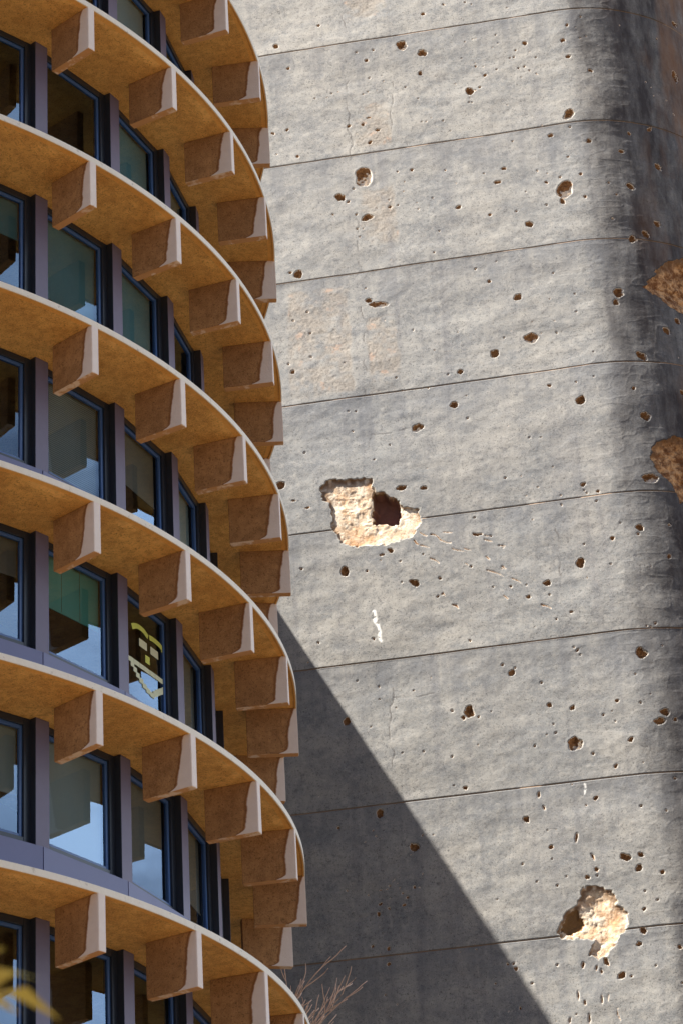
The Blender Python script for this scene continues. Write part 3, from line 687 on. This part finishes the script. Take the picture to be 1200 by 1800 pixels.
def mat_wall():
    t = NT("scarred_render")
    v = t.coord()
    at = t.n('ShaderNodeAttribute', attribute_name='marks')
    sep = t.n('ShaderNodeSeparateColor'); t.l(at.outputs['Color'], sep.inputs[0])
    EXPc, SCc, PATc, CRKc = sep.outputs[0], sep.outputs[1], sep.outputs[2], at.outputs['Alpha']
    def stretched(sx, sz):
        mp = t.n('ShaderNodeMapping'); mp.inputs['Scale'].default_value = (sx, sx, sz); t.l(v, mp.inputs[0]); return mp.outputs[0]
    big = t.noise(stretched(.28, .22), 1.0, 5, .6)
    mid = t.noise(stretched(.9, 1.6), 1.0, 6, .65)
    mott = t.noise(v, 5.0, 5, .7)
    fine = t.noise(v, 42.0, 3, .75)
    grit = t.noise(v, 17.0, 3, .8)
    drip = t.noise(stretched(2.2, .10), 1.0, 4, .6)
    c = t.mix(t.ramp(big, [(.35, 0.), (.65, 1.)]), (0.295, 0.300, 0.298), (0.39, 0.375, 0.345))
    c = t.mix(t.ramp(mid, [(.40, .0), (.66, .75)]), c, (0.152, 0.167, 0.186))
    c = t.mix(t.ramp(mott, [(.50, .0), (.70, .75)]), c, (0.426, 0.410, 0.380))
    c = t.mix(t.ramp(mott, [(.30, .8), (.45, .0)]), c, (0.122, 0.128, 0.141))
    c = t.mix(t.ramp(drip, [(.52, .0), (.72, .55)]), c, (0.144, 0.148, 0.167))
    c = t.mix(t.ramp(grit, [(.30, .9), (.45, .0)]), c, (0.076, 0.076, 0.076))
    c = t.mix(t.ramp(fine, [(.52, .0), (.70, .7)]), c, (0.486, 0.441, 0.414))
    c = t.mix(t.ramp(t.noise(v, 34.0, 2, .6), [(.27, .85), (.37, .0)]), c, (.06, .058, .055))
    sz = t.n('ShaderNodeSeparateXYZ'); t.l(v, sz.inputs[0])
    ln = t.n('ShaderNodeTexWhiteNoise', noise_dimensions='1D')
    t.l(t.math('FLOOR', t.math('DIVIDE', t.math('SUBTRACT', sz.outputs[2], JZ[-1]), 1.12348343 * H)), ln.inputs['W'])
    c = t.mix(t.math('MULTIPLY', ln.outputs['Value'], .22), c, (0.122, 0.129, 0.144))
    # water seeping out of each joint darkens the top of the lift below it
    below = t.math('SUBTRACT', 1.0, t.math('FRACT', t.math('DIVIDE', t.math('SUBTRACT', sz.outputs[2], JZ[-1]), 1.12348343 * H)))
    seep = t.math('SUBTRACT', t.noise(stretched(1.5, .12), 1.0, 5, .65), t.math('MULTIPLY', below, .55))
    c = t.mix(t.ramp(seep, [(.32, 0.), (.54, .5)]), c, (.135, .145, .168))
    # corner shade painted in along with dark staining; rust-brown water stains over it
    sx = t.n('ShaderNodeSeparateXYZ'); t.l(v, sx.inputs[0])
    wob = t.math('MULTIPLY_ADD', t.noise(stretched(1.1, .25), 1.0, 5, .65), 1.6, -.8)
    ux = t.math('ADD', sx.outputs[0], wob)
    corner_shade = t.ramp(t.math('MULTIPLY_ADD', ux, .5, -1.72, clamp=True), [(.0, 0.), (.3, .7), (.7, 1.)])
    c = t.mix(t.math('MULTIPLY', corner_shade, t.ramp(t.noise(stretched(1.8, .5), 1.0, 5, .7), [(.3, .35), (.6, 1.)])), c, (0.046, 0.040, 0.042))
    rust = t.math('MULTIPLY', t.math('MULTIPLY_ADD', ux, .5, -2.25, clamp=True), t.ramp(t.noise(stretched(.7, .16), 1.0, 5, .65), [(.47, 0.), (.62, .8)]))
    c = t.mix(rust, c, (0.198, 0.099, 0.049))
    # rough patches where the skin has come away
    pc = t.mix(t.ramp(grit, [(.4, 0.), (.6, 1.)]), (0.228, 0.201, 0.171), (0.395, 0.342, 0.289))
    c = t.mix(t.math('MULTIPLY', PATc, .62), c, pc)
    pink = t.math('MULTIPLY', PATc, t.ramp(t.noise(v, 2.3, 3, .6), [(.60, 0.), (.66, .8)]))
    c = t.mix(pink, c, (0.471, 0.334, 0.258))
    # joints and cracks
    c = t.mix(t.math('MINIMUM', t.math('MULTIPLY', CRKc, 1.6), .8), c, t.ramp(CRKc, [(.44, (.085, .075, .07)), (.7, (.31, .19, .105))]))
    # raw concrete inside the holes, with lip shade and sunlit rims painted in
    ec = t.mix(t.ramp(t.noise(v, 8.0, 5, .7), [(.38, 0.), (.62, 1.)]), (.15, .065, .022), (.30, .16, .07))
    ec = t.mix(t.ramp(grit, [(.32, .7), (.45, .0)]), ec, (.16, .085, .045))
    pale = t.mix(t.noise(v, 30.0, 2, .7), (.52, .44, .36), (.80, .74, .66))
    ec = t.mix(t.ramp(EXPc, [(.36, 1.), (.62, 0.)]), ec, pale)
    c = t.mix(t.math('GREATER_THAN', EXPc, .22), c, ec)
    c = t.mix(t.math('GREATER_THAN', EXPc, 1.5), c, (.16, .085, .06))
    c = t.mix(SCc, c, (.86, .86, .84))
    t.base(c); t.rough(.93)
    b = t.bump(fine, .35, .004)
    b = t.bump(grit, .55, .010, b)
    b = t.bump(mott, .28, .020, b)
    t.l(b, t.b.inputs['Normal'])
    return t.m
def mat_crater(name, lo, hi, tint, skin=(.36, .355, .335)):
    t = NT(name)
    v = t.coord()
    at = t.n('ShaderNodeAttribute', attribute_name='marks')
    sep = t.n('ShaderNodeSeparateColor'); t.l(at.outputs['Color'], sep.inputs[0])
    a_n = t.noise(v, 4.5, 6, .7); g_n = t.noise(v, 22.0, 4, .75); b_n = t.noise(v, 1.6, 4, .6)
    c = t.mix(t.ramp(a_n, [(.43, 0.), (.58, 1.)]), lo, hi)
    c = t.mix(t.ramp(b_n, [(.5, 0.), (.62, .55)]), c, tint)
    c = t.mix(t.math('MULTIPLY', sep.outputs[2], .85), c, (.17, .085, .035))  # shadow below the hole's upper lip, painted as a brown ring
    c = t.mix(t.math('GREATER_THAN', sep.outputs[0], 1.1), c, t.mix(g_n, (.14, .075, .03), (.32, .18, .07)))
    c = t.mix(t.ramp(g_n, [(.32, .8), (.44, .0)]), c, (.22, .11, .055))
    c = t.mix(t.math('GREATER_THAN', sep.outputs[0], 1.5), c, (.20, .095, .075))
    c = t.mix(t.math('LESS_THAN', sep.outputs[0], .25), c, skin)
    t.base(c); t.rough(.95)
    b = t.bump(g_n, .7, .018); b = t.bump(a_n, .5, .05, b)
    t.l(b, t.b.inputs['Normal'])
    return t.m
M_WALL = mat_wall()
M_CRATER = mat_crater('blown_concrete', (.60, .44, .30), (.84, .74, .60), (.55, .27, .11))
M_RUSTY = mat_crater('rusty_concrete', (.20, .08, .025), (.66, .38, .18), (.10, .038, .015), (.07, .062, .06))  # dark skin colour matches the shade painted on the corner
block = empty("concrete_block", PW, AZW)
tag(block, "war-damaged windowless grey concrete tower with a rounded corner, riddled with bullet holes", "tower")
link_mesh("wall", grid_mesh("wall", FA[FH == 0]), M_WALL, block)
for i, lb in ((1, "jagged shell hole with a dark opening beside the round tower"), (2, "ragged shell crater low on the wall with a darker left lobe"),
              (3, "upper brown gouge on the shaded corner"), (4, "lower brown gouge on the shaded corner")):
    o = link_mesh("shell_crater", grid_mesh("shell_crater", FA[FH == i]), M_CRATER if i < 3 else M_RUSTY, block)
    o['label'] = lb
# back of the block so that it is a closed tower
bm = bmesh.new()
add_box(bm, -42, SA + RC - .05, 8.0, 8.3, -.5, 64)
add_box(bm, -42.2, -42, 0.0, 8.3, -.5, 64)
link_mesh("rear_wall", bm_mesh("rear_wall", bm), M_CONC, block)
bm = bmesh.new()
add_box(bm, -42, SA + .2, 0.25, 8.0, 63.3, 63.6)
add_box(bm, SA + .2, SA + RC - .3, 2.9, 8.0, 63.3, 63.6)
link_mesh("roof", bm_mesh("roof", bm), M_CONC, block)

# ------------------------------------------------------------------ the face of sticky notes in a window (floor 4, bay 1)
M_NOTE = mat_plain("yellow_note", (0.60, 0.66, 0.13), 0.8, 0, .15, 3.0)
M_NOTE2 = mat_plain("pale_note", (0.62, 0.64, 0.44), 0.8, 0, .15, 3.0)
c, a = bay_frame(1)
face = empty("sticky_note_face", Vector((CX, CY, 0)) + c + Vector((0, 0, soffit(4))), a)
tag(face, "grinning face laid out in yellow-green sticky notes on the window pane", "sticky notes")
def note(bm, x, z, w, h, tilt, i=0):
    vs = add_box(bm, -w / 2, w / 2, 0.036 - .0012 * (i % 3), 0.0385 - .0012 * (i % 3), -h / 2, h / 2)
    for vv in vs:
        xx, zz = vv.co.x, vv.co.z
        vv.co.x = x + xx * math.cos(tilt) - zz * math.sin(tilt)
        vv.co.z = z + xx * math.sin(tilt) + zz * math.cos(tilt)
def face_part(name, items, mat):
    bm = bmesh.new()
    for i, it in enumerate(items): note(bm, *it, i)
    return link_mesh(name, bm_mesh(name, bm), mat, face)
face_part("eyebrow", [(-.36, -.655, .12, .11, .45), (-.255, -.61, .12, .10, .3), (-.13, -.59, .14, .10, .05), (0, -.592, .14, .10, -.12), (.12, -.63, .13, .10, -.4)], M_NOTE)
face_part("eyebrow", [(.30, -.628, .13, .10, .12), (.425, -.623, .14, .10, 0), (.56, -.63, .14, .10, -.06), (.67, -.648, .12, .10, -.3), (.745, -.70, .08, .12, -.5)], M_NOTE)
face_part("eye", [(-.008, -.878, .285, .155, 0.01)], M_NOTE2)
face_part("eye", [(.41, -.876, .285, .155, 0.0)], M_NOTE2)
face_part("nose", [(.15, -1.12, .165, .15, .03)], M_NOTE)
mouth = [(-.46 + .196 * i, -1.352 + .004 * i, .19, .095, random.uniform(-.02, .05)) for i in range(7)]
mouth += [(-.415, -1.43, .13, .10, 0), (-.32, -1.50, .13, .10, 0), (-.22, -1.57, .13, .10, 0), (-.10, -1.63, .15, .10, 0), (.02, -1.69, .15, .10, 0), (.16, -1.73, .15, .10, 0), (.30, -1.75, .15, .10, 0)]
mouth += [(.42, -1.68, .15, .12, .5), (.53, -1.61, .15, .12, .5), (.64, -1.55, .15, .12, .5), (.75, -1.48, .15, .12, .5), (.83, -1.41, .1, .10, 0)]
face_part("mouth", mouth, M_NOTE2)

# ------------------------------------------------------------------ bare tree between the round tower and the wall
def tube(bm, pts, r0, r1, sides=5):
    n = len(pts); prev = None
    for i, p in enumerate(pts):
        d = (pts[min(i + 1, n - 1)] - pts[max(i - 1, 0)]).normalized()
        x = d.orthogonal().normalized(); y = d.cross(x)
        r = r0 + (r1 - r0) * i / (n - 1)
        ring = [bm.verts.new(p + (x * math.cos(q) + y * math.sin(q)) * r) for q in [2 * math.pi * j / sides for j in range(sides)]]
        if prev:
            for j in range(sides): bm.faces.new((prev[j], prev[(j + 1) % sides], ring[(j + 1) % sides], ring[j]))
        prev = ring
    bm.faces.new(prev)
R1 = random.Random(11)
TREE = Vector((-2.3, 56.6, 0))
tree = empty("bare_tree", TREE)
tag(tree, "leafless pale-twigged treetop poking up between the round tower and the shaded wall", "tree")
M_TWIG = mat_plain("pale_bark", (0.86, 0.58, 0.43), 0.85, 0, .3, 12.0)
bm = bmesh.new()
tr_pts = [Vector((.25 * math.sin(z * .3), .15 * math.cos(z * .21), z)) for z in (-.3, 2, 4, 7, 10, 13, 15, 16.6, 17.9)]
tube(bm, tr_pts, .17, .055, 9)
link_mesh("trunk", bm_mesh("trunk", bm, True), M_TWIG, tree)
bm = bmesh.new()
def grow(p, d, L, r, depth):
    pts = [p]; n = 5
    for i in range(n):
        d = (d + Vector((R1.uniform(-.16, .16), R1.uniform(-.16, .16), R1.uniform(-.06, .14)))).normalized()
        pts.append(pts[-1] + d * L / n)
    tube(bm, pts, r, max(r * .5, .0105), 4 if depth else 6)
    if depth >= 4: return
    for i in range(R1.randint(3, 5) if depth < 3 else 3):
        q = R1.uniform(.3, 1.0); j = min(int(q * n), n - 1)
        pp = pts[j] + (pts[j + 1] - pts[j]) * (q * n - j)
        side = Vector((R1.uniform(-.5, .75), R1.uniform(-.8, .8), R1.uniform(-.1, .6)))
        grow(pp, (d * .9 + side * .8).normalized(), L * R1.uniform(.45, .7), max(r * .55, .0125), depth + 1)
top = tr_pts[-1]
for (dx, dy, L) in ((.22, 0, 2.3), (.10, .2, 2.5), (.32, -.1, 2.0), (-.05, -.2, 2.3), (.45, .1, 1.5)):
    grow(top - Vector((0, 0, R1.uniform(0, .6))), Vector((dx, dy, 1)).normalized(), L, .034, 1)
for z, dx in ((15.5, .6), (16.6, -.5), (17.3, .8)):
    grow(Vector((.25 * math.sin(z * .3), .15 * math.cos(z * .21), z)), Vector((dx, .2, .8)).normalized(), 1.9, .026, 1)
link_mesh("crown", bm_mesh("crown", bm, True), M_TWIG, tree)

# ------------------------------------------------------------------ palm close to the camera, its frond tips cross the lower left corner
R2 = random.Random(5)
PALM = Vector((-1.93, 5.5, 0))
palm = empty("palm_tree", PALM)
tag(palm, "out-of-focus sunlit palm frond tips in the bottom left corner", "palm")
M_PALM = mat_plain("palm_leaf", (0.52, 0.43, 0.08), 0.45, 0, .35, 5.0)
M_PTR = mat_plain("palm_bark", (0.16, 0.11, 0.07), 0.9, 0, .35, 9.0, .6)
bm = bmesh.new()
tube(bm, [Vector((.04 * math.sin(i * 1.1), 0, -.2 + i * .315)) for i in range(11)], .15, .10, 12)
link_mesh("trunk", bm_mesh("trunk", bm, True), M_PTR, palm)
def frond(az, L, lift, droop):
    bm = bmesh.new()
    d0 = Vector((math.cos(az), math.sin(az), 0)); sd = Vector((-math.sin(az), math.cos(az), 0))
    pts = []
    for i in range(15):
        q = i / 14
        pts.append(d0 * L * q * (1 - .12 * q) + Vector((0, 0, 2.92 + lift * q - droop * q * q)))
    tube(bm, pts, .014, .004, 5)
    for i in range(3, 15):
        i = min(i, 14)
        for s in (-1, 1):
            p = pts[i]; tdir = (pts[i] - pts[i - 1]).normalized()
            dr = (tdir * .75 + sd * s * .75 + Vector((0, 0, R2.uniform(.12, .5)))).normalized()
            ll = .34 * (1 - .5 * abs(i / 14 - .45)) * R2.uniform(.85, 1.1)
            wv = dr.cross(Vector((0, 0, 1))).normalized() * .03
            a0, a1, a2 = p, p + dr * ll * .5 + Vector((0, 0, .01)), p + dr * ll + Vector((0, 0, -.06))
            vs = [bm.verts.new(x) for x in (a0 - wv * .5, a0 + wv * .5, a1 + wv, a1 - wv, a2)]
            bm.faces.new((vs[0], vs[1], vs[2], vs[3])); bm.faces.new((vs[3], vs[2], vs[4]))
    return bm_mesh("frond", bm)
for az, L, lf, dp in ((0.05, 1.27, 1.22, .62), (.9, .8, .9, .9), (1.7, 1.1, .8, .9), (2.4, 1.2, .7, .9), (3.1, 1.2, .9, 1.0), (3.8, 1.2, .7, .9), (4.5, 1.1, .8, 1.0), (5.3, .8, .6, .9), (5.9, .75, .5, .9), (.5, .7, .35, .8)):
    link_mesh("frond", frond(az, L, lf, dp), M_PALM, palm)
